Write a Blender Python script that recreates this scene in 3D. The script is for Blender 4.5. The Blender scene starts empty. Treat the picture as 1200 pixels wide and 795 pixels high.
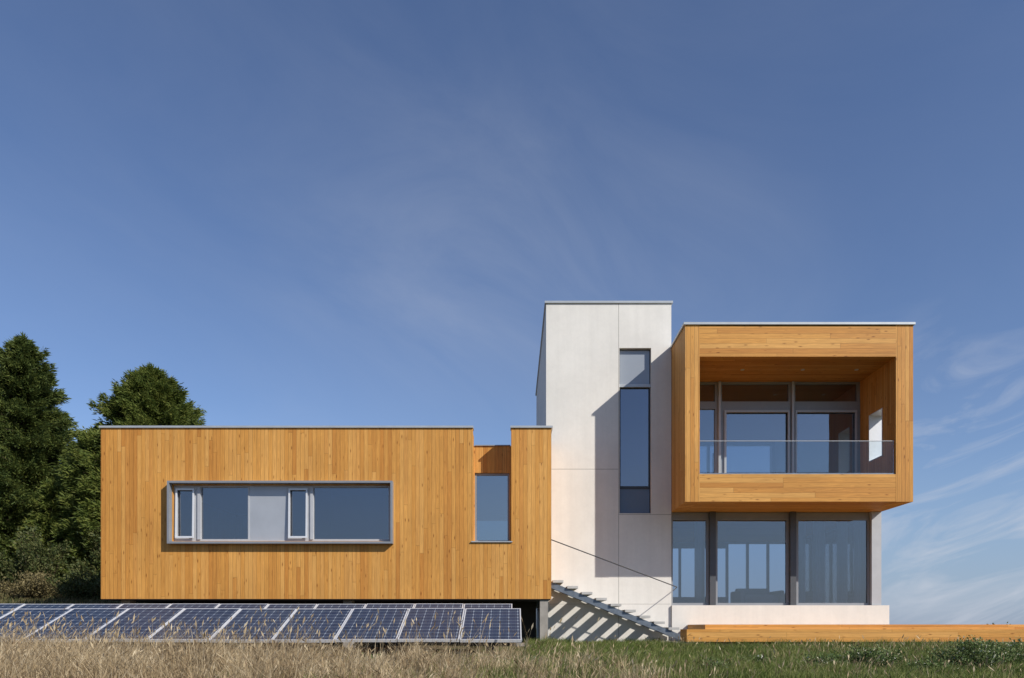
import bpy, math, random
import numpy as np
from mathutils import Vector, Matrix
random.seed(7); rng=np.random.default_rng(7)
S=bpy.context.scene; COL=S.collection
R=math.radians
# eye level is z=0, building fronts about 17 m away, ground around -0.45
# ------------------------------------------------------------------ node helpers
class NB:
    def __init__(s,name):
        s.m=bpy.data.materials.new(name); s.m.use_nodes=True
        s.t=s.m.node_tree; s.t.nodes.clear()
        s.out=s.n('ShaderNodeOutputMaterial')
    def n(s,typ,**k):
        nd=s.t.nodes.new(typ)
        for a,b in k.items(): setattr(nd,a,b)
        return nd
    def put(s,sock,v):
        if v is None: return
        if isinstance(v,bpy.types.NodeSocket): s.t.links.new(v,sock)
        else:
            if isinstance(v,(tuple,list)) and len(v)==3 and sock.type=='RGBA': v=(*v,1)
            sock.default_value=v
    def math(s,op,a,b=None,c=None,clamp=False):
        nd=s.n('ShaderNodeMath',operation=op); nd.use_clamp=clamp
        s.put(nd.inputs[0],a); s.put(nd.inputs[1],b); s.put(nd.inputs[2],c)
        return nd.outputs[0]
    def vmath(s,op,a,b=None):
        nd=s.n('ShaderNodeVectorMath',operation=op)
        s.put(nd.inputs[0],a); s.put(nd.inputs[1],b)
        return nd.outputs['Value'] if op in('DOT_PRODUCT','LENGTH') else nd.outputs[0]
    def comb(s,x,y,z):
        nd=s.n('ShaderNodeCombineXYZ'); s.put(nd.inputs[0],x); s.put(nd.inputs[1],y); s.put(nd.inputs[2],z); return nd.outputs[0]
    def sep(s,v):
        nd=s.n('ShaderNodeSeparateXYZ'); s.put(nd.inputs[0],v); return nd.outputs
    def noise(s,vec,scale,detail=3,rough=.5,dist=0):
        nd=s.n('ShaderNodeTexNoise'); s.put(nd.inputs['Vector'],vec)
        nd.inputs['Scale'].default_value=scale; nd.inputs['Detail'].default_value=detail
        nd.inputs['Roughness'].default_value=rough; nd.inputs['Distortion'].default_value=dist
        return nd.outputs[0]
    def white(s,v):
        nd=s.n('ShaderNodeTexWhiteNoise',noise_dimensions='3D'); s.put(nd.inputs[0],v); return nd.outputs[0]
    def smooth(s,v,a,b):
        nd=s.n('ShaderNodeMapRange',interpolation_type='SMOOTHSTEP'); s.put(nd.inputs[0],v)
        nd.inputs[1].default_value=a; nd.inputs[2].default_value=b; return nd.outputs[0]
    def ramp(s,f,stops):
        nd=s.n('ShaderNodeValToRGB'); s.put(nd.inputs[0],f); e=nd.color_ramp.elements
        while len(e)<len(stops): e.new(.5)
        for i,(p,c) in enumerate(stops):
            e[i].position=p; e[i].color=(c,c,c,1) if isinstance(c,(int,float)) else (*c,1)
        return nd.outputs[0]
    def mix(s,f,a,b,mode='MIX'):
        nd=s.n('ShaderNodeMix',data_type='RGBA',blend_type=mode)
        s.put(nd.inputs[0],f); s.put(nd.inputs[6],a); s.put(nd.inputs[7],b); return nd.outputs[2]
    def pos(s): return s.n('ShaderNodeNewGeometry').outputs['Position']
    def island(s): return s.n('ShaderNodeNewGeometry').outputs['Random Per Island']
    def bump(s,h,st=.3,d=.01):
        nd=s.n('ShaderNodeBump'); nd.inputs['Strength'].default_value=st; nd.inputs['Distance'].default_value=d
        s.put(nd.inputs['Height'],h); return nd.outputs[0]
    def bsdf(s,col,rough=.6,metal=0,spec=.5,normal=None,coat=0):
        b=s.n('ShaderNodeBsdfPrincipled'); s.put(b.inputs['Base Color'],col); s.put(b.inputs['Roughness'],rough)
        b.inputs['Metallic'].default_value=metal; b.inputs['Specular IOR Level'].default_value=spec
        b.inputs['Coat Weight'].default_value=coat
        if normal is not None: s.put(b.inputs['Normal'],normal)
        return b.outputs[0]
    def done(s,sh): s.t.links.new(sh,s.out.inputs[0]); return s.m

def wood(name,u,v,bw=.088,dark=1.0,joint=.72,gapc=.46):
    m=NB(name); P=m.pos()
    U=m.vmath('DOT_PRODUCT',P,u); V=m.vmath('DOT_PRODUCT',P,v)
    ub=m.math('DIVIDE',U,bw); idx=m.math('FLOOR',ub); fr=m.math('FRACT',ub)
    r1=m.white(m.comb(idx,3.1,0)); 
    vs=m.math('ADD',m.math('DIVIDE',V,3.6),m.math('MULTIPLY',r1,7.3)); vi=m.math('FLOOR',vs); vf=m.math('FRACT',vs)
    r2=m.white(m.comb(idx,vi,9.0))
    d=dark
    base=m.ramp(r2,[(0,(.50*d,.212*d,.042*d)),(.22,(.585*d,.272*d,.058*d)),(.55,(.615*d,.298*d,.068*d)),(.85,(.66*d,.342*d,.092*d)),(1,(.53*d,.225*d,.044*d))])
    wv=m.noise(m.comb(m.math('MULTIPLY',U,16),m.math('MULTIPLY',V,1.1),m.math('MULTIPLY',r2,60)),1,2,.5)
    gs=m.math('SINE',m.math('ADD',m.math('MULTIPLY',wv,34),m.math('MULTIPLY',U,90)))
    c=m.mix(1,base,m.ramp(gs,[(0,.93),(.5,1.0),(1,1.04)]),'MULTIPLY')
    gv=m.comb(m.math('MULTIPLY',U,75),m.math('MULTIPLY',V,1.8),m.math('MULTIPLY',r2,40))
    g=m.noise(gv,1,5,.65,.6)
    c=m.mix(1,c,m.ramp(g,[(.25,(.72,.64,.55)),(.48,1.0),(.75,1.11)]),'MULTIPLY')
    kv=m.comb(m.math('MULTIPLY',U,10),m.math('MULTIPLY',V,2.9),r2)
    vor=m.n('ShaderNodeTexVoronoi'); m.put(vor.inputs['Vector'],kv); vor.inputs['Scale'].default_value=1.0
    kn=m.ramp(vor.outputs['Distance'],[(.05,(.34,.25,.18)),(.12,(.80,.74,.68)),(.18,1)])
    c=m.mix(.85,c,kn,'MULTIPLY')
    big=m.noise(P,.55,4,.6)
    c=m.mix(1,c,m.ramp(big,[(.3,.90),(.7,1.07)]),'MULTIPLY')
    st=m.noise(m.comb(m.math('MULTIPLY',U,7),m.math('MULTIPLY',V,.5),0),1,3,.6)
    c=m.mix(1,c,m.ramp(st,[(.3,.92),(.65,1.03)]),'MULTIPLY')
    e=m.math('MINIMUM',fr,m.math('SUBTRACT',1,fr))
    gv2=m.math('MULTIPLY',m.math('SUBTRACT',r1,.5),.25)
    gap=m.ramp(e,[(.0,gapc),(.03,gapc+.1),(.07,1)])
    e2=m.math('MINIMUM',vf,m.math('SUBTRACT',1,vf)); gap2=m.ramp(e2,[(.0,joint),(.0009,1)])
    gg=m.mix(1,gap,gap2,'MULTIPLY')
    c=m.mix(m.math('ADD',.8,gv2,clamp=True),c,gg,'MULTIPLY')
    h=m.math('ADD',m.math('MULTIPLY',gg,1),m.math('MULTIPLY',g,.12))
    return m.done(m.bsdf(c,.62,spec=.3,normal=m.bump(h,.3,.008)))

WV=wood('cedar_vertical_boards',(1,1,0),(0,0,1))
WH=wood('cedar_horizontal_boards',(0,0,1),(1,1,0),.11,1.0,.7,.6)
WC=wood('cedar_ceiling_boards',(0,1,0),(1,0,0),.09,.95)
WD=wood('deck_boards',(0,1,1),(1,0,0),.135,.95)

def plain(name,col,rough=.6,metal=0,nz=.06,scale=6,spec=.5,bump=0):
    m=NB(name); f=m.noise(m.pos(),scale,5,.6)
    c=m.mix(1,col,m.ramp(f,[(.25,1-nz*2),(.75,1+nz)]),'MULTIPLY')
    nrm=m.bump(m.noise(m.pos(),scale*8,4,.6),bump,.01) if bump else None
    return m.done(m.bsdf(c,rough,metal,spec,nrm))
ZINC=plain('zinc_grey_metal',(.27,.285,.31),.45,.25,.05)
COPING=plain('pale_coping_metal',(.46,.48,.49),.4,.3,.05)
DARKM=plain('dark_bronze_metal',(.035,.033,.035),.4,.2)
COLM=plain('grey_steel_column',(.085,.09,.10),.45,.2)
FRAME=plain('grey_window_frame',(.27,.28,.30),.45,.1,.04)
SASH=plain('light_grey_sash',(.45,.46,.48),.45,.1,.04)
GALV=plain('galvanised_steel',(.20,.23,.27),.45,.5,.15,9)
CONC=plain('concrete',(.36,.33,.29),.85,0,.14,3,.3,.3)
TREAD=plain('pale_concrete_tread',(.50,.48,.45),.8,0,.1,5,.3,.2)
INTW=plain('interior_white_plaster',(.66,.65,.63),.8,0,.03)
INTG=plain('interior_pale_lining',(.48,.49,.51),.8,0,.03)
INTF=plain('interior_oak_floor',(.36,.26,.16),.4,0,.1)
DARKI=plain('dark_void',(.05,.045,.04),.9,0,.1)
BARK=plain('bark',(.09,.065,.045),.9,0,.3,12,.2,.5)
FAB=plain('sofa_linen',(.68,.63,.55),.9,0,.06,30)
ALU=plain('aluminium_frame',(.70,.71,.73),.4,.2,.03)
ROOFM=plain('roof_membrane',(.25,.25,.25),.8)
SPAN=plain('spandrel_glass_grey',(.30,.33,.37),.08,0,.02,2,.8)
NAVY=plain('matt_blue_grey_panel',(.12,.16,.23),.4,0,.03,2,.5)
LOUV=plain('grey_metal_infill_panel',(.44,.46,.49),.35,.3,.05,2)
LAMP=plain('downlight_cover',(.6,.6,.58),.4)

def tower_mat():
    m=NB('white_cement_panel'); P=m.pos(); x,y,z=m.sep(P)
    f=m.noise(P,1.1,6,.65); f2=m.noise(P,14,4,.6)
    streak=m.noise(m.comb(m.math('MULTIPLY',m.math('ADD',x,y),5),0,m.math('MULTIPLY',z,.35)),1,4,.6)
    c=m.mix(1,(.755,.725,.67),m.ramp(f,[(.25,.91),(.7,1.03)]),'MULTIPLY')
    c=m.mix(1,c,m.ramp(f2,[(.3,.97),(.7,1.01)]),'MULTIPLY')
    c=m.mix(1,c,m.ramp(streak,[(.3,.95),(.6,1.01)]),'MULTIPLY')
    def line(v,p,w=.007): return m.math('LESS_THAN',m.math('ABSOLUTE',m.math('SUBTRACT',v,p)),w)
    l1=line(x,2.56); l2=m.math('MULTIPLY',line(z,3.79),m.math('LESS_THAN',x,2.56))
    l3=m.math('MULTIPLY',line(z,2.70),m.math('GREATER_THAN',x,2.56))
    L=m.math('MAXIMUM',m.math('MAXIMUM',l1,l2),l3)
    L=m.math('MAXIMUM',L,m.math('MAXIMUM',line(z,.55,.005),line(y,21.5)))
    c=m.mix(L,c,(.36,.34,.31))
    return m.done(m.bsdf(c,.75,spec=.3,normal=m.bump(m.math('SUBTRACT',f2,m.math('MULTIPLY',L,3)),.12,.01)))
WHITE=tower_mat()

def glass_mat(name,tint,refl,fk=1.3):
    m=NB(name)
    tr=m.n('ShaderNodeBsdfTransparent'); m.put(tr.inputs[0],tint)
    gl=m.n('ShaderNodeBsdfGlossy'); gl.inputs['Roughness'].default_value=.0
    m.put(gl.inputs['Normal'],m.bump(m.noise(m.pos(),.8,2),.05,.06))
    lw=m.n('ShaderNodeFresnel'); lw.inputs[0].default_value=1.5
    f=m.math('ADD',m.math('MULTIPLY',lw.outputs[0],fk),refl,clamp=True)
    mx=m.n('ShaderNodeMixShader'); m.put(mx.inputs[0],f)
    m.t.links.new(tr.outputs[0],mx.inputs[1]); m.t.links.new(gl.outputs[0],mx.inputs[2])
    return m.done(mx.outputs[0])
GLASS=glass_mat('window_glass',(.50,.58,.72),.17)
GLASSN=glass_mat('teal_window_glass',(.34,.44,.50),.36)
GLASSL=glass_mat('clear_room_glass',(.66,.72,.80),.12)
GLASSB=glass_mat('balcony_door_glass',(.58,.63,.70),.20)
GLASSD=glass_mat('dark_window_glass',(.16,.26,.48),.20)
GLASSC=glass_mat('clear_balustrade_glass',(.90,.94,.95),.0,.7)

def curtain_mat():
    m=NB('sheer_white_curtain'); d=m.n('ShaderNodeBsdfDiffuse'); m.put(d.inputs[0],(.85,.85,.87))
    t=m.n('ShaderNodeBsdfTranslucent'); m.put(t.inputs[0],(.85,.85,.88)); mx=m.n('ShaderNodeMixShader'); mx.inputs[0].default_value=.45
    tp=m.n('ShaderNodeBsdfTransparent'); m2=m.n('ShaderNodeMixShader'); m2.inputs[0].default_value=.08
    m.t.links.new(d.outputs[0],mx.inputs[1]); m.t.links.new(t.outputs[0],mx.inputs[2])
    m.t.links.new(mx.outputs[0],m2.inputs[1]); m.t.links.new(tp.outputs[0],m2.inputs[2]); return m.done(m2.outputs[0])
CURT=curtain_mat()

def solar_mat():
    m=NB('solar_cells'); tc=m.n('ShaderNodeTexCoord').outputs['Object']; x,y,z=m.sep(tc)
    def dist(v,n,off=0):
        f=m.math('FRACT',m.math('ADD',m.math('MULTIPLY',v,n),off)); return m.math('MINIMUM',f,m.math('SUBTRACT',1,f))
    ex=dist(x,1/.155); ey=dist(y,1/.155)
    g=m.math('MAXIMUM',m.math('LESS_THAN',ex,.024),m.math('LESS_THAN',ey,.030))
    b=m.math('MULTIPLY',m.math('LESS_THAN',dist(x,2/.155,.5),.012),.4)
    g=m.math('MULTIPLY',m.math('MAXIMUM',g,b),.75)
    dia=m.math('LESS_THAN',m.math('ADD',ex,ey),.12)
    cv=m.white(m.comb(m.math('FLOOR',m.math('DIVIDE',x,.155)),m.math('FLOOR',m.math('DIVIDE',y,.155)),0))
    c=m.mix(cv,(.018,.030,.062),(.028,.042,.082))
    c=m.mix(g,c,(.25,.30,.36)); c=m.mix(dia,c,(.34,.38,.43))
    dust=m.noise(m.pos(),2.2,4,.6); c=m.mix(m.ramp(dust,[(.35,0),(.8,.08)]),c,(.22,.25,.26))
    return m.done(m.bsdf(c,.45,spec=.2))
SOLAR=solar_mat()

def leaf_mat(name,a,b,c,nscale=1.2,trans=.25):
    m=NB(name); P=m.pos(); f=m.noise(P,nscale,3,.6); r=m.island()
    f=m.math('ADD',m.math('MULTIPLY',f,.7),m.math('MULTIPLY',r,.35))
    col=m.ramp(f,[(.28,a),(.52,b),(.8,c)])
    d=m.bsdf(col,.6,spec=.25); t=m.n('ShaderNodeBsdfTranslucent'); m.put(t.inputs[0],col)
    mx=m.n('ShaderNodeMixShader'); mx.inputs[0].default_value=trans
    m.t.links.new(d,mx.inputs[1]); m.t.links.new(t.outputs[0],mx.inputs[2]); return m.done(mx.outputs[0])
FIR=leaf_mat('fir_foliage',(.035,.06,.018),(.095,.13,.033),(.19,.21,.05),2.2,.3)
FIR2=leaf_mat('cedar_foliage',(.055,.085,.02),(.13,.17,.036),(.24,.25,.06),2.2,.35)
BUSH=leaf_mat('bush_foliage',(.035,.055,.02),(.08,.10,.03),(.16,.15,.06),3)
WEED=leaf_mat('weed_foliage',(.05,.09,.03),(.12,.18,.05),(.30,.33,.16),6)
TWIG=leaf_mat('dry_twigs',(.10,.075,.05),(.16,.13,.09),(.22,.19,.14),3,.1)
SCRUB=leaf_mat('brown_scrub_grass',(.08,.065,.03),(.17,.14,.06),(.28,.23,.12),1.5,.2)
DRY=leaf_mat('dry_grass_straw',(.21,.14,.08),(.48,.37,.215),(.72,.61,.42),1.6,.3)
GREEN=leaf_mat('green_grass',(.07,.11,.025),(.15,.20,.045),(.34,.33,.13),1.2,.35)
FLOW=plain('pale_flower',(.60,.60,.48),.8)

def ground_mat():
    m=NB('meadow_ground'); P=m.pos(); x,y,z=m.sep(P)
    f=m.noise(P,1.5,6,.7); f2=m.noise(P,22,5,.7)
    gr=m.mix(f2,(.05,.065,.02),(.14,.16,.055)); dr=m.mix(f2,(.08,.055,.035),(.25,.19,.11))
    k=m.math('ADD',m.math('MULTIPLY',x,-.35),m.math('MULTIPLY',m.math('SUBTRACT',f,.5),4)); k=m.math('ADD',k,.25,clamp=True)
    c=m.mix(k,gr,dr)
    return m.done(m.bsdf(c,.95,spec=.15,normal=m.bump(f2,.8,.05)))
GROUND=ground_mat()

# ------------------------------------------------------------------ mesh helpers
def newobj(name,me,parent=None,inv=None,**props):
    o=bpy.data.objects.new(name,me); COL.objects.link(o)
    if parent is not None:
        o.parent=parent
        if inv is not None: o.matrix_parent_inverse=inv
    for k,v in props.items(): o[k]=v
    return o
def empty(name,loc,label,cat,group=None,rot=None):
    o=bpy.data.objects.new(name,None); COL.objects.link(o); o.location=loc; o.empty_display_size=.3
    if rot: o.rotation_euler=rot
    o['label']=label; o['category']=cat
    if group: o['group']=group
    return o
class MB:  # accumulates solid pieces into one mesh
    def __init__(s): s.v=[]; s.f=[]; s.mi=[]; s.st=[]
    def mark(s): s.st.append((len(s.v),len(s.f)))
    def box(s,x0,x1,y0,y1,z0,z1,mi=0):
        s.mark(); b=len(s.v)
        s.v+=[(x0,y0,z0),(x1,y0,z0),(x1,y1,z0),(x0,y1,z0),(x0,y0,z1),(x1,y0,z1),(x1,y1,z1),(x0,y1,z1)]
        m=mi if isinstance(mi,(list,tuple)) else [mi]*6  # bottom,top,front,right,back,left
        for q,k in zip([(0,3,2,1),(4,5,6,7),(0,1,5,4),(1,2,6,5),(2,3,7,6),(3,0,4,7)],m):
            s.f.append(tuple(b+i for i in q)); s.mi.append(k)
        return s
    def grid(s,axis,u0,u1,v0,v1,w0,w1,holes=(),mi=0):
        s.mark()
        us=sorted({u0,u1,*[h[0] for h in holes],*[h[1] for h in holes]}); vs=sorted({v0,v1,*[h[2] for h in holes],*[h[3] for h in holes]})
        def sol(i,j):
            if i<0 or j<0 or i>=len(us)-1 or j>=len(vs)-1: return False
            cu=(us[i]+us[i+1])/2; cv=(vs[j]+vs[j+1])/2
            return not any(h[0]<cu<h[1] and h[2]<cv<h[3] for h in holes)
        M={'y':lambda u,v,w:(u,w,v),'x':lambda u,v,w:(w,u,v),'z':lambda u,v,w:(u,v,w)}[axis]
        vd={}
        def V(i,j,k):
            if (i,j,k) not in vd: vd[(i,j,k)]=len(s.v); s.v.append(M(us[i],vs[j],(w0,w1)[k]))
            return vd[(i,j,k)]
        flip=(axis=='y')
        def F(*q):
            s.f.append(tuple(q[::-1]) if flip else tuple(q)); s.mi.append(mi)
        for i in range(len(us)-1):
            for j in range(len(vs)-1):
                if not sol(i,j): continue
                F(V(i,j,1),V(i+1,j,1),V(i+1,j+1,1),V(i,j+1,1)); F(V(i,j,0),V(i,j+1,0),V(i+1,j+1,0),V(i+1,j,0))
                if not sol(i-1,j): F(V(i,j,0),V(i,j,1),V(i,j+1,1),V(i,j+1,0))
                if not sol(i+1,j): F(V(i+1,j,0),V(i+1,j+1,0),V(i+1,j+1,1),V(i+1,j,1))
                if not sol(i,j-1): F(V(i,j,0),V(i+1,j,0),V(i+1,j,1),V(i,j,1))
                if not sol(i,j+1): F(V(i,j+1,0),V(i,j+1,1),V(i+1,j+1,1),V(i+1,j+1,0))
        return s
    def tube(s,p,q,r,n=8,mi=0,r2=None):
        s.mark()
        p=Vector(p);q=Vector(q);d=(q-p).normalized();a=d.orthogonal().normalized();c=d.cross(a);b=len(s.v);r2=r if r2 is None else r2
        for k in range(n):
            t=2*math.pi*k/n;o=a*math.cos(t)+c*math.sin(t); s.v+=[tuple(p+o*r),tuple(q+o*r2)]
        for k in range(n):
            i=b+2*k;j=b+2*((k+1)%n); s.f.append((i,j,j+1,i+1)); s.mi.append(mi)
        s.f.append(tuple(b+2*k for k in range(n))[::-1]); s.f.append(tuple(b+2*k+1 for k in range(n))); s.mi+=[mi,mi]
        return s
    def explode(s):
        out=[]; st=s.st+[(len(s.v),len(s.f))]
        for (a,fa),(b_,fb) in zip(st[:-1],st[1:]):
            m=MB(); m.v=s.v[a:b_]; m.f=[tuple(i-a for i in q) for q in s.f[fa:fb]]; m.mi=s.mi[fa:fb]; out.append(m)
        return out
    def mesh(s,name,mats):
        me=bpy.data.meshes.new(name); me.from_pydata(s.v,[],s.f)
        for m in (mats if isinstance(mats,(list,tuple)) else [mats]): me.materials.append(m)
        me.polygons.foreach_set('material_index',s.mi); me.update(); return me
def quads(name,V,mat,mi=None):  # V (n,4,3)
    n=len(V); me=bpy.data.meshes.new(name); me.vertices.add(n*4); me.vertices.foreach_set('co',V.astype(np.float32).ravel())
    me.loops.add(n*4); me.loops.foreach_set('vertex_index',np.arange(n*4,dtype=np.int32))
    me.polygons.add(n); me.polygons.foreach_set('loop_start',np.arange(0,n*4,4,dtype=np.int32)); me.polygons.foreach_set('loop_total',np.full(n,4,dtype=np.int32))
    for m in (mat if isinstance(mat,(list,tuple)) else [mat]): me.materials.append(m)
    if mi is not None: me.polygons.foreach_set('material_index',mi.astype(np.int32))
    me.update(calc_edges=True); me.validate(); return me

# ------------------------------------------------------------------ terrain
def sm(a,b,t): t=np.clip((t-a)/(b-a),0,1); return t*t*(3-2*t)
def H(x,y):
    x=np.asarray(x,dtype=float);y=np.asarray(y,dtype=float)
    z=np.where(y<16,-1.5+.0656*np.maximum(y,-40),-.45)
    z=np.where(y<0,-1.5+.02*np.maximum(y,-60),z)
    z=z+.72*sm(3.5,9.2,-x)*sm(11.5,17,y)+.85*sm(8.5,11,-x)*sm(17,27,y)
    z=z-sm(60,300,y)*4-sm(26,60,y)*.3
    z=z+.035*np.sin(x*1.7+y*.6)*np.cos(y*1.3-x*.5)*sm(40,20,np.hypot(x,y))
    return z
def ground():
    k=np.linspace(-1,1,261); g=np.sinh(k*6.2)/np.sinh(6.2)*2500
    xs=g; ys=g+10
    X,Y=np.meshgrid(xs,ys); Z=H(X,Y); n=len(xs)
    V=np.stack([X,Y,Z],-1).reshape(-1,3); i=np.arange(n*n).reshape(n,n)
    F=np.stack([i[:-1,:-1],i[:-1,1:],i[1:,1:],i[1:,:-1]],-1).reshape(-1,4)
    me=bpy.data.meshes.new('ground'); me.from_pydata(V.tolist(),[],F.tolist()); me.materials.append(GROUND)
    me.polygons.foreach_set('use_smooth',[True]*len(me.polygons))
    newobj('ground',me,kind='structure',label='meadow ground with dry and green grass',category='ground')
ground()

# ------------------------------------------------------------------ HOUSE
HL=Vector((2,20,-.45))
house=empty('house',HL,'modern house with cedar boxes and a white stair tower','house')
HI=Matrix.Translation(-HL)
def part(name,mb,mats,label=None):
    me=mb.mesh(name,mats) if isinstance(mb,MB) else mb
    o=newobj(name,me,house,HI)
    if label: o['label']=label
    return o
def parts(name,mb,mats):
    for p in mb.explode(): part(name,p,mats)
def sub(name,mb,mats,par):
    for p in mb.explode(): newobj(name,p.mesh(name,mats),par)

def window_y(x0,x1,z0,z1,y,holes,fmat,gmat,fd=.07,label=None,name='window',opaque=()):
    w=part(name,MB().grid('y',x0,x1,z0,z1,y,y+fd,holes),fmat,label)
    for i,h in enumerate(holes):
        if i in opaque: sub('infill_panel',MB().box(h[0]-.004,h[1]+.004,y+.012,y+.04,h[2]-.004,h[3]+.004),opaque[i],w); continue
        sub('glass_pane',MB().grid('y',h[0]-.01,h[1]+.01,h[2]-.01,h[3]+.01,y+fd*.5,y+fd*.5+.012),gmat,w)
    return w

# --- timber wing, front y=17
wx0,wx1,wz0,wz1=-9.09,.87,.62,4.40
nx0,nx1=-.87,-.02
m=MB()
m.grid('y',wx0,wx1,wz0,wz1,17.0,17.22,[(-7.5,-2.7,1.90,3.14),(nx0,nx1,1.87,wz1)])
m.grid('x',17.22,25,wz0,wz1,wx0,wx0+.2)
m.grid('x',17.22,18.45,wz0,wz1,wx1-.2,wx1)
m.grid('y',wx0+.2,.8,wz0,wz1,24.8,25,[(-7.0,-5.2,1.3,3.4),(-1.35,-.05,1.1,3.45)])
m.grid('y',nx0-.12,nx1+.12,1.80,4.13,17.55,17.68,[(nx0+.02,nx1-.04,1.93,3.52)])
m.grid('x',17.22,17.55,1.75,4.33,nx0-.12,nx0)
m.grid('x',17.22,17.55,1.75,4.33,nx1,nx1+.12)
m.grid('z',nx0,nx1,17.22,17.55,1.77,1.87)
part('timber_wing_wall',m,WV,'honey coloured vertical cedar boards')
parts('timber_wing_roof',MB().grid('z',wx0+.2,.66,17.69,24.8,3.85,4.0).grid('z',wx0+.2,nx0-.12,17.22,17.69,3.85,4.0),ROOFM)
part('timber_wing_floor',MB().grid('z',wx0+.01,wx1-.21,17.23,24.79,.66,.95),INTF)
parts('timber_wing_ceiling',MB().grid('z',wx0+.2,.65,17.70,24.7,3.6,3.7).grid('z',wx0+.2,nx0-.13,17.23,17.70,3.6,3.7),INTW)
parts('interior_wall',MB().grid('y',-4.95,-1.6,.96,3.59,21.0,21.1).grid('x',17.3,24.7,.96,3.59,-1.6,-1.5).grid('x',17.3,24.7,.96,3.59,-5.06,-4.96),INTW)
m=MB()
for a,b in((wx0-.03,nx0+.015),(nx1-.015,wx1+.03)): m.box(a,b,16.965,17.25,wz1,wz1+.045)
m.box(wx0-.03,wx0+.23,17.25,25.03,wz1,wz1+.045)
m.box(wx1-.23,wx1+.03,17.25,18.44,wz1,wz1+.045)
parts('timber_wing_coping',m,COPING)
part('timber_wing_coping',MB().box(nx0+.015,nx1-.015,17.52,17.72,4.13,4.152),FRAME)
m=MB().grid('y',-7.56,-2.62,1.83,3.205,16.84,17.06,[(-7.515,-2.665,1.875,3.16)])
part('window_surround',m,ZINC,'projecting zinc grey box around long window')
holes=[(-7.43,-7.06,1.98,3.07),(-6.90,-5.86,1.95,3.10),(-5.83,-5.0,1.93,3.12),(-4.93,-4.55,1.98,3.07),(-4.40,-2.74,1.95,3.10)]
wl=window_y(-7.51,-2.67,1.88,3.155,17.065,holes,SASH,GLASS,.08,'long horizontal window with grey metal infill panel',opaque={2:LOUV})
def tilted_sash(x0,x1):
    b=MB().grid('y',x0,x1,0,1.10,-.03,0,[(x0+.034,x1-.034,.038,1.062)])
    o=newobj('sash_frame',b.mesh('sash_frame',ALU),wl); o.location=(0,17.02,1.97); o.rotation_euler=(R(-1.6),0,0)
tilted_sash(-7.45,-7.04); tilted_sash(-4.95,-4.53)
sub('mullion',MB().box(-4.47,-4.41,17.03,17.064,1.94,3.1).box(-6.97,-6.905,17.03,17.064,1.94,3.1),SASH,wl)
wt=window_y(nx0+.02,nx1-.04,1.93,3.52,17.60,[(nx0+.06,nx1-.08,1.98,3.47)],FRAME,GLASSN,.06)
sub('sill',MB().box(nx0-.03,nx1+.03,16.96,17.56,1.872,1.895),COPING,wt)
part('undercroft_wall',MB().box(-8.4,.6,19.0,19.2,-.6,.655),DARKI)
parts('concrete_pier',MB().box(.62,.80,17.05,17.4,-.6,.615).box(-8.8,-8.6,17.3,17.6,-.6,.615).box(-3.8,-3.6,17.3,17.6,-.6,.615).box(.1,.86,16.9,17.45,-.7,-.36),CONC)
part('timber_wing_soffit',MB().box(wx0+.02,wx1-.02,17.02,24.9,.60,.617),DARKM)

# --- white stair tower, front y=18.46
tx0,tx1,tz1=.82,3.825,7.77
m=MB().grid('y',tx0,tx1,-.7,tz1,18.46,18.72,[(2.58,3.34,2.73,6.70)])
m.grid('x',18.72,25.8,-.7,tz1,tx0,tx0+.25); m.grid('x',18.72,25.8,-.7,tz1,tx1-.25,tx1); m.grid('y',tx0+.25,tx1-.25,-.7,tz1,25.55,25.8)
part('tower_wall',m,WHITE,'white cement panel tower walls')
part('tower_roof',MB().grid('z',tx0+.25,tx1-.25,18.72,25.55,7.4,7.6),ROOFM)
parts('tower_inner_wall',MB().grid('y',tx0+.25,tx1-.25,-.6,7.4,20.5,20.6).grid('z',tx0+.25,tx1-.25,18.72,20.5,2.6,2.7),INTW)
m=MB().grid('z',tx0-.035,tx1+.035,18.425,25.835,tz1,tz1+.05); part('tower_coping',m,COPING)
wt=window_y(2.585,3.335,2.735,6.695,18.56,[(2.60,3.32,2.75,3.33),(2.62,3.30,3.40,5.76),(2.60,3.32,5.86,6.68)],DARKM,GLASSD,.06,'tall narrow stair window with grey glass above',opaque={0:NAVY,2:SPAN})
sub('transom',MB().box(2.585,3.335,18.50,18.559,5.775,5.845),COPING,wt)

# --- upper cedar box, front y=17
bx0,bx1,bz0,bz1=3.83,8.87,2.77,6.68
parts('upper_box_side_wall',MB().grid('x',17.0,25,bz0,bz1,bx0,4.15).grid('x',17.0,25,bz0,bz1,8.49,bx1,[(17.62,18.28,3.92,5.03)]),WV)
m=MB().box(4.15,8.49,17.0,25,5.98,bz1-.02,[1,0,0,0,0,0])
m.box(4.15,8.49,17.003,25,bz0+.004,3.38,[1,2,0,0,0,0])
parts('upper_box_slab',m,[WH,WC,WD])
part('upper_box_back_wall',MB().grid('y',4.19,8.45,3.402,5.95,24.7,24.9,[(4.3,6.3,3.45,5.85),(6.36,8.35,3.45,5.85)]),INTG)
part('upper_box_inner_floor',MB().grid('z',4.16,8.48,18.9,24.7,3.385,3.40),INTF)
part('upper_box_inner_ceiling',MB().grid('z',4.16,8.48,18.9,24.7,5.955,5.972),INTG)
parts('upper_box_inner_lining',MB().grid('x',18.9,24.7,3.402,5.954,4.153,4.18).grid('x',18.9,24.7,3.402,5.954,8.46,8.487),INTG)
m=MB().grid('z',bx0-.035,bx1+.035,16.965,25.03,bz1,bz1+.05); part('upper_box_coping',m,COPING)
part('slit_window_frame',MB().grid('x',17.623,18.277,3.923,5.027,8.482,8.878,[(17.64,18.26,3.94,5.01)]),ALU)
m=MB()
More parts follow.
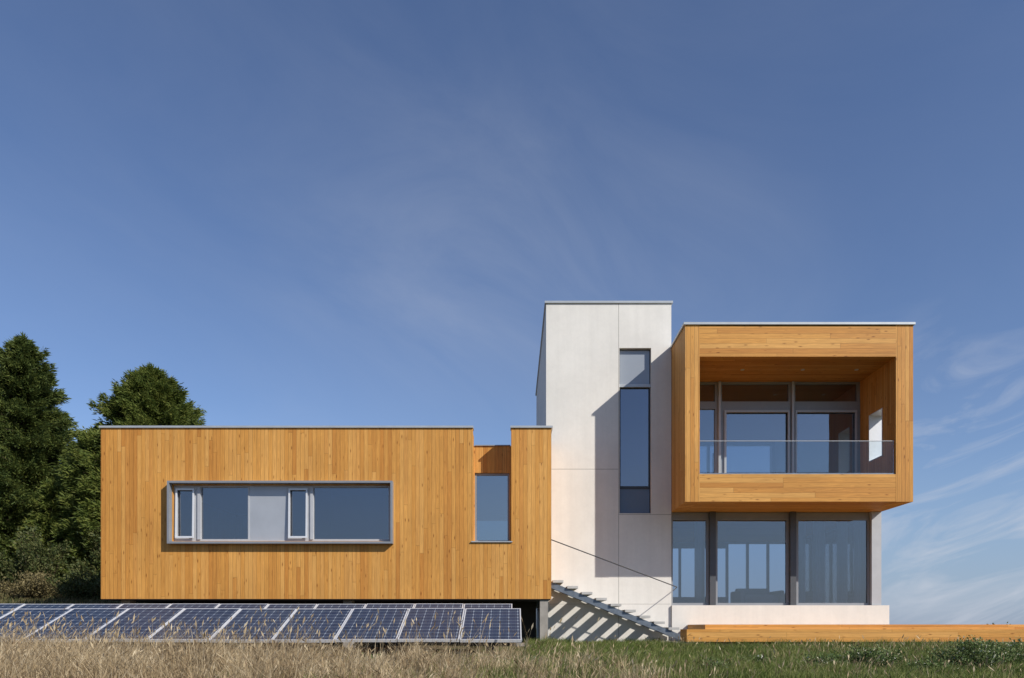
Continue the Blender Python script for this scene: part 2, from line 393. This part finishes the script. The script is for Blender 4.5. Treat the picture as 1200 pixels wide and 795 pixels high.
for x in (5.35,6.75,8.0): m.tube((x,17.85,5.965),(x,17.85,5.979),.045,16)
parts('downlight',m,LAMP)
yb=18.75
hs=[(4.20,4.95,5.50,5.93),(5.12,6.75,5.50,5.93),(6.91,8.42,5.50,5.93),(4.20,4.95,3.50,5.32),(5.22,6.74,3.50,5.24),(6.93,8.38,3.50,5.24)]
wb=window_y(4.152,8.488,3.384,5.976,yb,hs,FRAME,GLASSB,.10,'balcony glass doors with high transom lights')
sub('door_frame',MB().grid('y',5.17,6.76,3.42,5.28,yb-.04,yb-.002,[(5.22,6.72,3.52,5.23)]),SASH,wb)
sub('door_frame',MB().grid('y',6.90,8.40,3.42,5.28,yb-.04,yb-.002,[(6.94,8.36,3.52,5.23)]),SASH,wb)
sub('mullion',MB().box(5.02,5.08,yb-.07,yb-.002,3.40,5.97).box(6.805,6.86,yb-.07,yb-.041,3.40,5.97),SASH,wb)
bal=part('glass_balustrade',MB().box(4.155,8.485,17.03,17.09,3.382,3.41),GALV)
e=[4.17,6.22,8.47]
for a,b in zip(e[:-1],e[1:]): sub('glass_pane',MB().box(a+.006,b-.006,17.05,17.064,3.41,4.12),GLASSC,bal)
sub('top_edge_trim',MB().box(4.17,8.47,17.046,17.068,4.121,4.132),SASH,bal)

# --- ground floor glazed room, front y=18.5
part('plinth',MB().grid('y',3.83,9.03,-.7,.52,18.40,18.62).grid('x',18.62,24.8,-.7,.52,8.83,9.03).grid('y',3.83,8.83,-.7,.52,24.6,24.8),WHITE)
part('room_floor',MB().grid('z',3.83,8.83,18.62,24.6,.40,.46),INTF)
part('room_ceiling',MB().grid('z',3.84,8.82,18.75,24.6,2.70,2.765),WC)
part('room_header',MB().box(3.84,8.85,18.56,18.74,2.62,2.766),FRAME)
bw_=[(3.90,4.55,.95,2.50),(4.62,5.30,.95,2.50),(5.37,6.05,.95,2.50),(6.12,6.80,.95,2.50),(6.87,7.45,.52,2.64),(7.52,8.10,.52,2.64),(8.17,8.76,.52,2.64)]
part('room_back_wall',MB().grid('y',3.84,8.82,.46,2.70,24.4,24.50,bw_),INTW)
g=[(3.88,4.69,.58,2.58),(4.96,6.62,.58,2.58),(6.91,8.58,.58,2.58)]
wg=window_y(3.84,8.62,.525,2.62,18.55,g,FRAME,GLASSL,.08,'floor to ceiling living room glazing')
part('steel_column',MB().box(4.75,4.89,18.44,18.545,.525,2.766),COLM)
part('steel_column',MB().box(6.68,6.82,18.44,18.545,.525,2.766),COLM)
part('corner_post',MB().box(8.63,8.86,18.44,18.70,.525,2.766),SASH)
ws=part('side_window',MB().grid('x',18.71,24.4,.525,2.766,8.78,8.86,[(18.78,20.5,.6,2.65),(20.6,22.4,.6,2.65),(22.5,24.3,.6,2.65)]),FRAME)
for a,b in((18.77,20.51),(20.59,22.41),(22.49,24.31)): sub('glass_pane',MB().box(8.815,8.827,a,b,.59,2.66),GLASSL,ws)
def curtain(x0,x1,y,z0,z1,folds,label):
    n=folds*10; t=np.linspace(0,1,n); xs=x0+(x1-x0)*(t+.012*np.sin(t*23)); ys=y+.05*np.sin(t*folds*2*math.pi+1.2*np.sin(t*9))+.015*np.sin(t*31)
    v=[]
    for i in range(n): v+=[(xs[i]-x0,ys[i]-y,0),(xs[i]-x0,ys[i]-y,z1-z0)]
    f=[(2*i,2*i+2,2*i+3,2*i+1) for i in range(n-1)]
    me=bpy.data.meshes.new('curtain'); me.from_pydata(v,[],f); me.materials.append(CURT)
    o=newobj('curtain',me,label=label,category='curtain'); o.location=(x0,y,z0)
L_='sheer white floor length curtain behind glass'
curtain(6.97,7.14,18.72,.47,2.60,4,L_)
curtain(7.34,7.62,18.72,.47,2.60,6,L_)
curtain(7.92,8.16,18.72,.47,2.60,5,L_)
curtain(8.34,8.60,18.72,.47,2.60,6,L_)
curtain(4.45,4.66,18.72,.47,2.60,5,L_)
curtain(4.95,5.25,18.98,3.41,4.3,5,'short white curtain beside balcony door')
def sofa(x,y,w,lab,rot=0):
    o=empty('sofa',(x,y,.462),lab,'sofa',rot=(0,0,rot))
    def c(nm,b,mt=FAB):
        ob=newobj(nm,b.mesh(nm,mt),o); md=ob.modifiers.new('b','BEVEL'); md.width=.04; md.segments=3
    c('seat',MB().box(-w/2+.12,w/2-.12,-.4,.3,.10,.34)); c('backrest',MB().box(-w/2+.12,w/2-.12,.305,.45,.10,.52))
    c('armrest',MB().box(-w/2,-w/2+.115,-.42,.45,.08,.44)); c('armrest',MB().box(w/2-.115,w/2,-.42,.45,.08,.44))
    l=MB()
    for a in(-w/2+.08,w/2-.08):
        for b in(-.36,.40): l.tube((a,b,0),(a,b,.09),.03)
    for p in l.explode(): newobj('leg',p.mesh('leg',DARKM),o)
sofa(6.15,19.3,1.1,'low beige linen sofa inside the living room')
sofa(7.9,20.9,1.0,'beige linen armchair inside the living room',-.4)

# ------------------------------------------------------------------ staircase
so=Vector((2.3,17.85,-.45)); SI=Matrix.Translation(-so)
st=empty('outdoor_staircase',so,'steel and concrete open tread stairs against white wall','stairs')
slope=-.408
def strg(y0,y1,t=.12):
    b=MB(); xa,xb=.875,3.80; za=1.02; zb=za+slope*(xb-xa)
    b.v+=[(xa,y0,za),(xb,y0,zb),(xb,y1,zb),(xa,y1,za),(xa,y0,za-t),(xb,y0,zb-t*.9),(xb,y1,zb-t*.9),(xa,y1,za-t)]
    b.f+=[(0,1,2,3),(7,6,5,4),(0,4,5,1),(1,5,6,2),(2,6,7,3),(3,7,4,0)]; b.mi+=[0]*6
    return b
newobj('stringer',strg(17.30,17.35,.14).mesh('stringer',GALV),st,SI); newobj('stringer',strg(18.35,18.40,.08).mesh('stringer',GALV),st,SI)
tm=MB().box(-.115,.125,-.60,.55,-.022,.034).mesh('tread',TREAD)
for i in range(9):
    x=1.03+i*.325; z=1.02+slope*(x-.875)+.062
    t=newobj('tread',tm,st); t.location=Vector((x,17.85,z))-so
newobj('base_block',MB().box(3.35,3.95,17.2,18.35,-.6,-.33).mesh('base_block',CONC),st,SI)
rail=MB(); A=Vector((.88,17.33,1.97)); B=Vector((3.72,17.33,.90)); rail.tube(A,B,.012,8)
newobj('handrail',rail.mesh('handrail',DARKM),st,SI)
rb=MB().tube(B,Vector((3.86,18.44,.87)),.010,8); newobj('rail_bracket',rb.mesh('rail_bracket',DARKM),st,SI)

# ------------------------------------------------------------------ deck
dk=empty('deck',(8,17,-.45),'low cedar deck in front of the glazed room','deck'); DI=Matrix.Translation(Vector((-8,-17,.45)))
newobj('lower_step',MB().box(3.66,14.5,16.1,16.72,-.31,-.05).mesh('lower_step',WH),dk,DI)
newobj('upper_platform',MB().box(4.2,14.5,16.72,18.385,-.2,.055,[0,1,0,0,0,0]).mesh('upper_platform',[WH,WD]),dk,DI)
for i in range(8): newobj('support_post',MB().box(4.3+i*1.4,4.42+i*1.4,16.5,16.62,-.7,-.311).mesh('support_post',DARKI),dk,DI)

# ------------------------------------------------------------------ solar panels
tilt=R(20.2); pl=1.545; pw=.985
cell=MB().box(.013,pw-.013,.013,pl-.013,.0,.03).mesh('cell_sheet',SOLAR)
frm=MB().grid('z',0,pw,0,pl,-.012,.036,[(.018,pw-.018,.018,pl-.018)]).mesh('aluminium_frame',ALU)
def row(x_right,y,z,n,lab,jit):
    for i in range(n):
        p=empty('solar_panel',(x_right-(i+1)*1.0,y,z+jit*math.sin(i*1.3)),lab,'solar panel','solar panels in ground mounted rows',rot=(tilt,0,0))
        newobj('cell_sheet',cell,p); newobj('aluminium_frame',frm,p)
    rk=empty('mounting_rack',(x_right-n/2,y+.7,z-.5),'galvanised rack under row of solar panels','rack','solar panel racks')
    IV=Matrix.Translation(-rk.location); c,s=math.cos(tilt),math.sin(tilt)
    for k in range(0,n,2):
        x=x_right-k*1.0-.5
        for d in(.55,1.3):
            yy=y+d*c; zz=z+d*s-.05; newobj('post',MB().box(x-.022,x+.022,yy-.022,yy+.022,float(H(x,yy))-.1,zz-.02).mesh('post',DARKM),rk,IV)
    for d in(.25,1.3): yy=y+d*c; zz=z+d*s-.06; newobj('rail',MB().box(x_right-n,x_right,yy-.025,yy+.025,zz-.02,zz+.02).mesh('rail',GALV),rk,IV)
row(.17,12.3,-.235,11,'dark blue solar panel with pale aluminium frame',.006)
row(.02,14.35,-.09,13,'dark blue solar panel in the rear row',.004)

# ------------------------------------------------------------------ vegetation
def leafquads(P,D,L,W,jit=.5):
    n=len(P); D=D+rng.normal(0,jit,(n,3)); D/=np.linalg.norm(D,axis=1,keepdims=True)+1e-9
    U=rng.normal(0,1,(n,3)); U-=D*(U*D).sum(1,keepdims=True); U/=np.linalg.norm(U,axis=1,keepdims=True)+1e-9
    L=L[:,None]; W=W[:,None]
    return np.stack([P,P+D*L*.5+U*W*.5,P+D*L,P+D*L*.5-U*W*.5],1)
def conifer(x,y,height,Rm,nb,seed,mat,label,power=.75,dens=70,name='conifer_tree',cat='tree',rag=.28,lo=.66,rmax=9,bias=1.0):
    # whorls of slender boughs: each bough is a flat feathery spray, wide near the trunk and pointed at the tip
    r=random.Random(seed); z0=float(H(x,y))-.1
    t=empty(name,(x,y,z0),label,cat)
    tr=MB(); tr.tube((0,0,0),(0,0,height*.55),.22,10,r2=.12); tr.tube((0,0,height*.55),(0,0,height*.99),.12,8,r2=.012)
    Ps=[];Ds=[]
    for i in range(nb):
        f=.04+.955*(((i+r.random())/nb)**bias); az=(i*2.39996+r.uniform(-.5,.5))%6.283
        L=min(rmax,Rm*((1-f)**power))*(r.uniform(lo,1.0) if r.random()<.78 else r.uniform(1.0,1.0+rag))+.04
        ca,sa=math.cos(az),math.sin(az); zb=height*f; droop=r.uniform(.10,.34) if f<.75 else r.uniform(-.35,.25)
        n=int(L*dens)+10
        s=np.array([r.random() for _ in range(n)])**.62
        px=L*s; pz=zb-droop*L*s+.15*L*s*s
        lat=rng.uniform(-1,1,n)*(.03+.34*L*(1-s)**.8*np.minimum(1,s*3+.3)); lat=np.clip(lat,-.75,.75)
        hz=rng.normal(0,.03+.03*L,n)-np.abs(lat)*.28
        Ps.append(np.stack([ca*px-sa*lat,sa*px+ca*lat,pz+hz],1))
        dl=np.sign(lat)*.75*(1-s)
        Ds.append(np.stack([ca-sa*dl,sa+ca*dl,-.12+.2*s],1))
        b1=Vector((0,0,zb)); b2=b1+Vector((ca*L*.85,sa*L*.85,-droop*L*.85+.11*L)); tr.tube(b1,b2,.010+.018*L,4,r2=.004)
    k=60; zz_=height*(.94+.07*rng.random(k)); Ps.append(np.stack([rng.normal(0,.03,k),rng.normal(0,.03,k),zz_],1)); Ds.append(np.tile([0,0,1.2],(k,1)))
    P=np.concatenate(Ps);D=np.concatenate(Ds)
    P=np.repeat(P,4,0)+rng.normal(0,.035,(len(P)*4,3)); D=np.repeat(D,4,0); n=len(P)
    Q=leafquads(P,D,rng.uniform(.10,.24,n),rng.uniform(.022,.048,n),.40)
    newobj('trunk',tr.mesh('trunk',BARK),t); newobj('crown',quads('crown',Q,mat),t)
conifer(-17.8,28,9.45,3.6,440,3,FIR,'tall dark green fir tree with drooping branches',.70,80)
conifer(-20.3,29.5,9.3,3.4,300,33,FIR,'dark green fir tree at the edge of the group',.72,75)
conifer(-16.6,31,5.9,2.4,180,13,FIR,'smaller dark fir tree between taller trees',.8,65)
conifer(-13.15,28,8.35,5.9,760,5,FIR2,'broad cone shaped green cedar behind the timber wing',.86,70,rag=.07,lo=.86,rmax=2.9,bias=.7)
conifer(-15.9,26.5,3.9,1.6,120,21,FIR2,'young green cedar at the edge of the trees',.8,70)
def shrub(x,y,h,rad,n,seed,mat,label,name='shrub',leaf=(.05,.12),cat='shrub',flowers=0):
    r=random.Random(seed); z0=float(H(x,y)); t=empty(name,(x,y,z0),label,cat)
    st=MB(); Ps=[];Ds=[]
    k=26
    for i in range(k):
        az=r.random()*6.283; rr=rad*math.sqrt(r.random()); hh=h*r.uniform(.5,1.05)*(1-.45*(rr/rad)**2)
        p0=Vector((rr*.25*math.cos(az),rr*.25*math.sin(az),-.02)); p1=Vector((rr*math.cos(az),rr*math.sin(az),hh)); st.tube(p0,p1,.006+.006*h,4,r2=.003)
        m_=n//k; s=np.array([r.random() for _ in range(m_)])**.6
        c=np.array(p0)+np.outer(s,np.array(p1-p0)); c=c+rng.normal(0,.09*max(rad,.5),(m_,3))*np.array([1,1,.7]); c[:,2]=np.maximum(c[:,2],.01)
        Ps.append(c); Ds.append(np.tile([math.cos(az)*.5,math.sin(az)*.5,.5],(m_,1)))
    P=np.concatenate(Ps);D=np.concatenate(Ds);n=len(P)
    Q=leafquads(P,D,rng.uniform(*leaf,n),rng.uniform(leaf[0]*.5,leaf[1]*.45,n),.7); mi=(rng.random(n)<flowers).astype(int)*1
    newobj('stem',st.mesh('stem',BARK),t); newobj('foliage',quads('foliage',Q,[mat,FLOW],mi),t)
shrub(-18.4,24.6,4.9,1.1,5200,1,TWIG,'bare twiggy grey brown bush',leaf=(.08,.2))
shrub(-17.2,24.6,1.9,1.4,9000,2,BUSH,'rounded green bush under the fir trees',leaf=(.07,.14))
shrub(-15.2,24.6,2.2,1.2,8000,4,BUSH,'olive green bush beside the timber wing',leaf=(.07,.14))
shrub(-16.4,27,2.6,1.6,9000,6,FIR2,'dense green bush between the trees',leaf=(.08,.16))
shrub(-13.4,26,2.6,1.5,8000,8,BUSH,'tall leafy bush behind the timber wing',leaf=(.08,.16))
shrub(-19.4,23.8,1.2,1.4,7000,9,BUSH,'low green bush at the meadow edge',leaf=(.07,.14))
shrub(-14.2,22.8,.8,1.2,5000,10,SCRUB,'low brown scrub at the meadow edge',leaf=(.05,.12))
shrub(-12.4,22.5,1.0,1.0,5000,11,BUSH,'low olive scrub beside the timber wing',leaf=(.05,.12))
shrub(-16.4,22.4,.7,1.2,5000,12,SCRUB,'low brown scrub at the meadow edge',leaf=(.05,.12))
weeds=[(5.9,12.7,.40,.6,3600),(6.6,12.0,.26,.4,1700),(7.4,12.3,.50,.7,4200),(8.15,12.6,.46,.55,3200),(5.0,12.4,.26,.4,1500),(4.1,12.9,.20,.35,1000),(3.2,12.2,.2,.3,800),(2.2,13.4,.18,.3,700),(1.3,12.3,.2,.3,700),(.35,12.6,.26,.32,1000),(-.15,11.9,.28,.25,800),(-2.2,12.0,.30,.22,600),(-6.3,11.9,.34,.25,700)]
for i,(x,y,h,rd,n) in enumerate(weeds):
    shrub(x,y,h,rd,n,30+i,WEED,'leafy green weed clump with pale flower heads','weed_plant',(.025,.065),'plant',.045)
shrub(12.6,24,.52,.4,900,50,BUSH,'small dark shrub beyond the deck',leaf=(.05,.1))
shrub(15.9,25,.55,.7,1400,51,BUSH,'small dark shrub beyond the deck',leaf=(.05,.1))

def blades(name,x,y,h,w,lean,mat,label,heads=0):
    n=len(x); z=H(x,y)-.01; a=rng.uniform(0,math.pi,n); u=np.stack([np.cos(a),np.sin(a),0*a],1)
    la=rng.uniform(0,2*math.pi,n); lv=np.stack([np.cos(la),np.sin(la),0*la],1)*(h*lean*rng.random(n))[:,None]
    lv[:,0]+=h*.10
    B=np.stack([x,y,z],1); M=B+lv*.35; M[:,2]+=h*.6; T=B+lv; T[:,2]+=h*rng.uniform(.9,1,n)
    W=(w)[:,None]*u
    q1=np.stack([B-W/2,B+W/2,M+W*.4,M-W*.4],1); q2=np.stack([M-W*.4,M+W*.4,T+W*.06,T-W*.06],1)
    Q=[q1,q2]
    if heads:
        k=rng.random(n)<heads; Tk=T[k]; d=(T-M)[k]; d/=np.linalg.norm(d,axis=1,keepdims=True); uk=u[k]; nn=len(Tk)
        ll=rng.uniform(.06,.14,nn)[:,None]; ww=rng.uniform(.006,.014,nn)[:,None]
        Q.append(np.stack([Tk-d*ll*.5,Tk+uk*ww,Tk+d*ll*.5,Tk-uk*ww],1))
    newobj(name,quads(name,np.concatenate(Q),mat),kind='stuff',label=label,category='grass')
def clump(x,y,s=1.0):
    return .5+.5*np.sin(x*2.1*s+np.sin(y*1.7*s)*1.6)*np.cos(y*2.6*s+np.sin(x*1.3*s)*2)
def hsh(x,y,c):
    v=np.sin(np.floor(x/c)*127.1+np.floor(y/c)*311.7)*43758.5453; return v-np.floor(v)
# matted dry grass between tussocks, thinning out into the green lawn
n=52000; x=rng.uniform(-10.5,2.6,n); y=rng.uniform(8.6,12.25,n)
k=rng.random(n)<(.2+.8*clump(x,y))*(1-sm(-2.4,2.4,x+1.6*(clump(x*1.3,y*1.1+2)-.5)+rng.normal(0,.3,n))*.97); x,y=x[k],y[k]
hh=(.16+.26*clump(x,y,.8)+.24*rng.random(len(x)))*(1-.36*sm(-5.5,-.5,x))*(1+.16*sm(5,9,-x))
blades('dry_grass',x,y,hh,rng.uniform(.005,.014,len(x)),.9,DRY,'tall straw coloured dry meadow grass',.10)
tn=400; tx=rng.uniform(-10.3,2.2,tn); ty=rng.uniform(9.0,12.2,tn); th=rng.uniform(.26,.86,tn)*(1-.42*sm(-5.5,0,tx)); k=rng.random(tn)<(1-sm(-2.0,2.0,tx)*.9); tx,ty,th=tx[k],ty[k],th[k]
cnt=85; ox=rng.normal(0,.08,(len(tx),cnt)); oy=rng.normal(0,.08,(len(tx),cnt))
blades('dry_grass_tussocks',(tx[:,None]+ox).ravel(),(ty[:,None]+oy).ravel(),(th[:,None]*rng.uniform(.5,1.1,ox.shape)).ravel(),rng.uniform(.004,.011,ox.size),.95,DRY,'golden tussocks of dry grass',.12)
n=13000; x=rng.uniform(-10.5,1.5,n); y=rng.uniform(8.6,12.2,n); k=rng.random(n)<clump(x+3,y,.5)**2+.35*sm(-3.5,0,x); x,y=x[k],y[k]
blades('green_undergrowth',x,y,.13+.26*rng.random(len(x)),rng.uniform(.008,.016,len(x)),.8,GREEN,'green blades among the dry grass')
n=4200; x=rng.uniform(-10.5,1.2,n); y=rng.uniform(9.2,12.25,n); k=rng.random(n)<(.1+clump(x,y,.6)**2)*(1-.8*sm(-3,.6,x)); x,y=x[k],y[k]
blades('tall_seed_stalks',x,y,rng.uniform(.45,1.02,len(x)),rng.uniform(.003,.006,len(x)),.5,DRY,'sparse tall seed stalks above the dry grass',.9)
n=30000; x=rng.uniform(-24,-8.8,n); y=rng.uniform(13.5,27,n)
blades('meadow_grass',x,y,.12+.2*clump(x,y)*rng.random(n),rng.uniform(.01,.02,n),.5,SCRUB,'brown scrubby grass on the bank beside the house')
n=22000; x=rng.uniform(-24,-8.8,n); y=rng.uniform(13.5,27,n)
blades('meadow_grass',x,y,.12+.2*clump(x,y)*rng.random(n),rng.uniform(.01,.02,n),.5,BUSH,'green grass on the bank beside the house')
n=98000; x=rng.uniform(-2.6,12.5,n); y=rng.uniform(10.3,18.3,n); k=~((x>3.5)&(y>16.1)); k&=~((x<.3)&(y>12.2)); k&=rng.random(n)<sm(-2.6,.4,x+.8*(clump(x*1.3,y)-.5)); x,y=x[k],y[k]
blades('green_grass',x,y,(.04+.10*clump(x,y)+.10*hsh(x,y,.3)+.06*rng.random(len(x))),rng.uniform(.005,.013,len(x)),.85,GREEN,'short green lawn grass with dry flecks')
n=12000; x=rng.uniform(-1,12,n); y=rng.uniform(10.3,15.8,n); k=rng.random(n)<clump(x,y,.7)**2+.1; x,y=x[k],y[k]; n=len(x)
blades('dry_grass_tufts',x,y,.08+.24*rng.random(n),rng.uniform(.003,.007,n),.8,DRY,'sparse dry stalks in the lawn',.3)

# ------------------------------------------------------------------ sky + sun
sv=Vector((1.84,-1.46,1.58)).normalized(); el=math.asin(sv.z); az=math.atan2(sv.x,sv.y)
sun=bpy.data.lights.new('sun','SUN'); sun.energy=4.9; sun.angle=R(.5); sun.color=(1,.95,.87)
so_=bpy.data.objects.new('sun',sun); COL.objects.link(so_); so_.rotation_euler=sv.to_track_quat('Z','Y').to_euler(); so_.location=(20,-15,20)
W=bpy.data.worlds.new('World'); S.world=W; W.use_nodes=True; nt=W.node_tree; nt.nodes.clear()
b=NB.__new__(NB); b.t=nt
out=b.n('ShaderNodeOutputWorld'); bg=b.n('ShaderNodeBackground')
sky=b.n('ShaderNodeTexSky'); sky.sky_type='NISHITA'; sky.sun_disc=False; sky.sun_elevation=el; sky.sun_rotation=az; sky.air_density=1.0; sky.dust_density=.3; sky.ozone_density=2.5
d=b.n('ShaderNodeTexCoord').outputs['Generated']; dx,dy,dz=b.sep(d)
ax=b.math('DIVIDE',dx,b.math('MAXIMUM',dy,.05)); aw=b.math('DIVIDE',dz,b.math('MAXIMUM',dy,.05))
# soft haze wisps, gently tilted, low contrast
c_,s_=math.cos(R(-22)),math.sin(R(-22))
qx=b.math('ADD',b.math('MULTIPLY',dx,c_),b.math('MULTIPLY',dz,s_)); qy=b.math('SUBTRACT',b.math('MULTIPLY',dz,c_),b.math('MULTIPLY',dx,s_))
f1=b.noise(b.comb(b.math('MULTIPLY',qx,2.6),b.math('MULTIPLY',qy,5.6),b.math('MULTIPLY',dy,1.2)),1.0,9,.60,.7)
f4=b.noise(b.comb(b.math('MULTIPLY',dx,2.6),b.math('MULTIPLY',dz,3.2),3.0),1.0,3,.5,.3)
mid=b.math('MULTIPLY',b.smooth(b.math('ABSOLUTE',b.math('SUBTRACT',ax,.04)),.50,.0),b.smooth(b.math('ABSOLUTE',b.math('SUBTRACT',aw,.47)),.30,.0))
amt=b.math('ADD',b.math('MULTIPLY',mid,.20),b.math('MULTIPLY',b.ramp(f4,[(.35,.3),(.7,1)]),.12))
cl=b.math('MULTIPLY',b.ramp(f1,[(.30,0),(.78,1)]),amt)
mk=b.math('MULTIPLY',b.smooth(ax,.33,.58),b.smooth(aw,.46,.18))
sx=b.math('ADD',b.math('MULTIPLY',ax,.93),b.math('MULTIPLY',aw,.36)); sy=b.math('SUBTRACT',b.math('MULTIPLY',aw,.93),b.math('MULTIPLY',ax,.36))
f3=b.noise(b.comb(b.math('MULTIPLY',sx,4.0),b.math('MULTIPLY',sy,15),1.3),1.0,7,.58,1.2)
c3=b.math('MULTIPLY',b.math('MULTIPLY',b.ramp(f3,[(.43,0),(.68,1)]),mk),.75)
cl=b.math('MAXIMUM',cl,c3)
tint=b.mix(1,sky.outputs[0],(.86,.89,1.04),'MULTIPLY')
tint=b.mix(b.math('MULTIPLY',b.smooth(dz,.24,.0),.7),tint,(2.25,3.2,4.9))
col=b.mix(cl,tint,(5.1,5.45,6.2))
b.put(bg.inputs[0],col); bg.inputs[1].default_value=.112
nt.links.new(bg.outputs[0],out.inputs[0])

# ------------------------------------------------------------------ camera
cam=bpy.data.cameras.new('camera'); co=bpy.data.objects.new('camera',cam); COL.objects.link(co); S.camera=co
co.location=(0,0,0); co.rotation_euler=(R(90),0,0); cam.lens=27.03; cam.sensor_width=36; cam.shift_y=337.5/1200; cam.clip_end=6000; cam.clip_start=.1
S.view_settings.view_transform='Standard'; S.view_settings.look='None'; S.view_settings.exposure=0
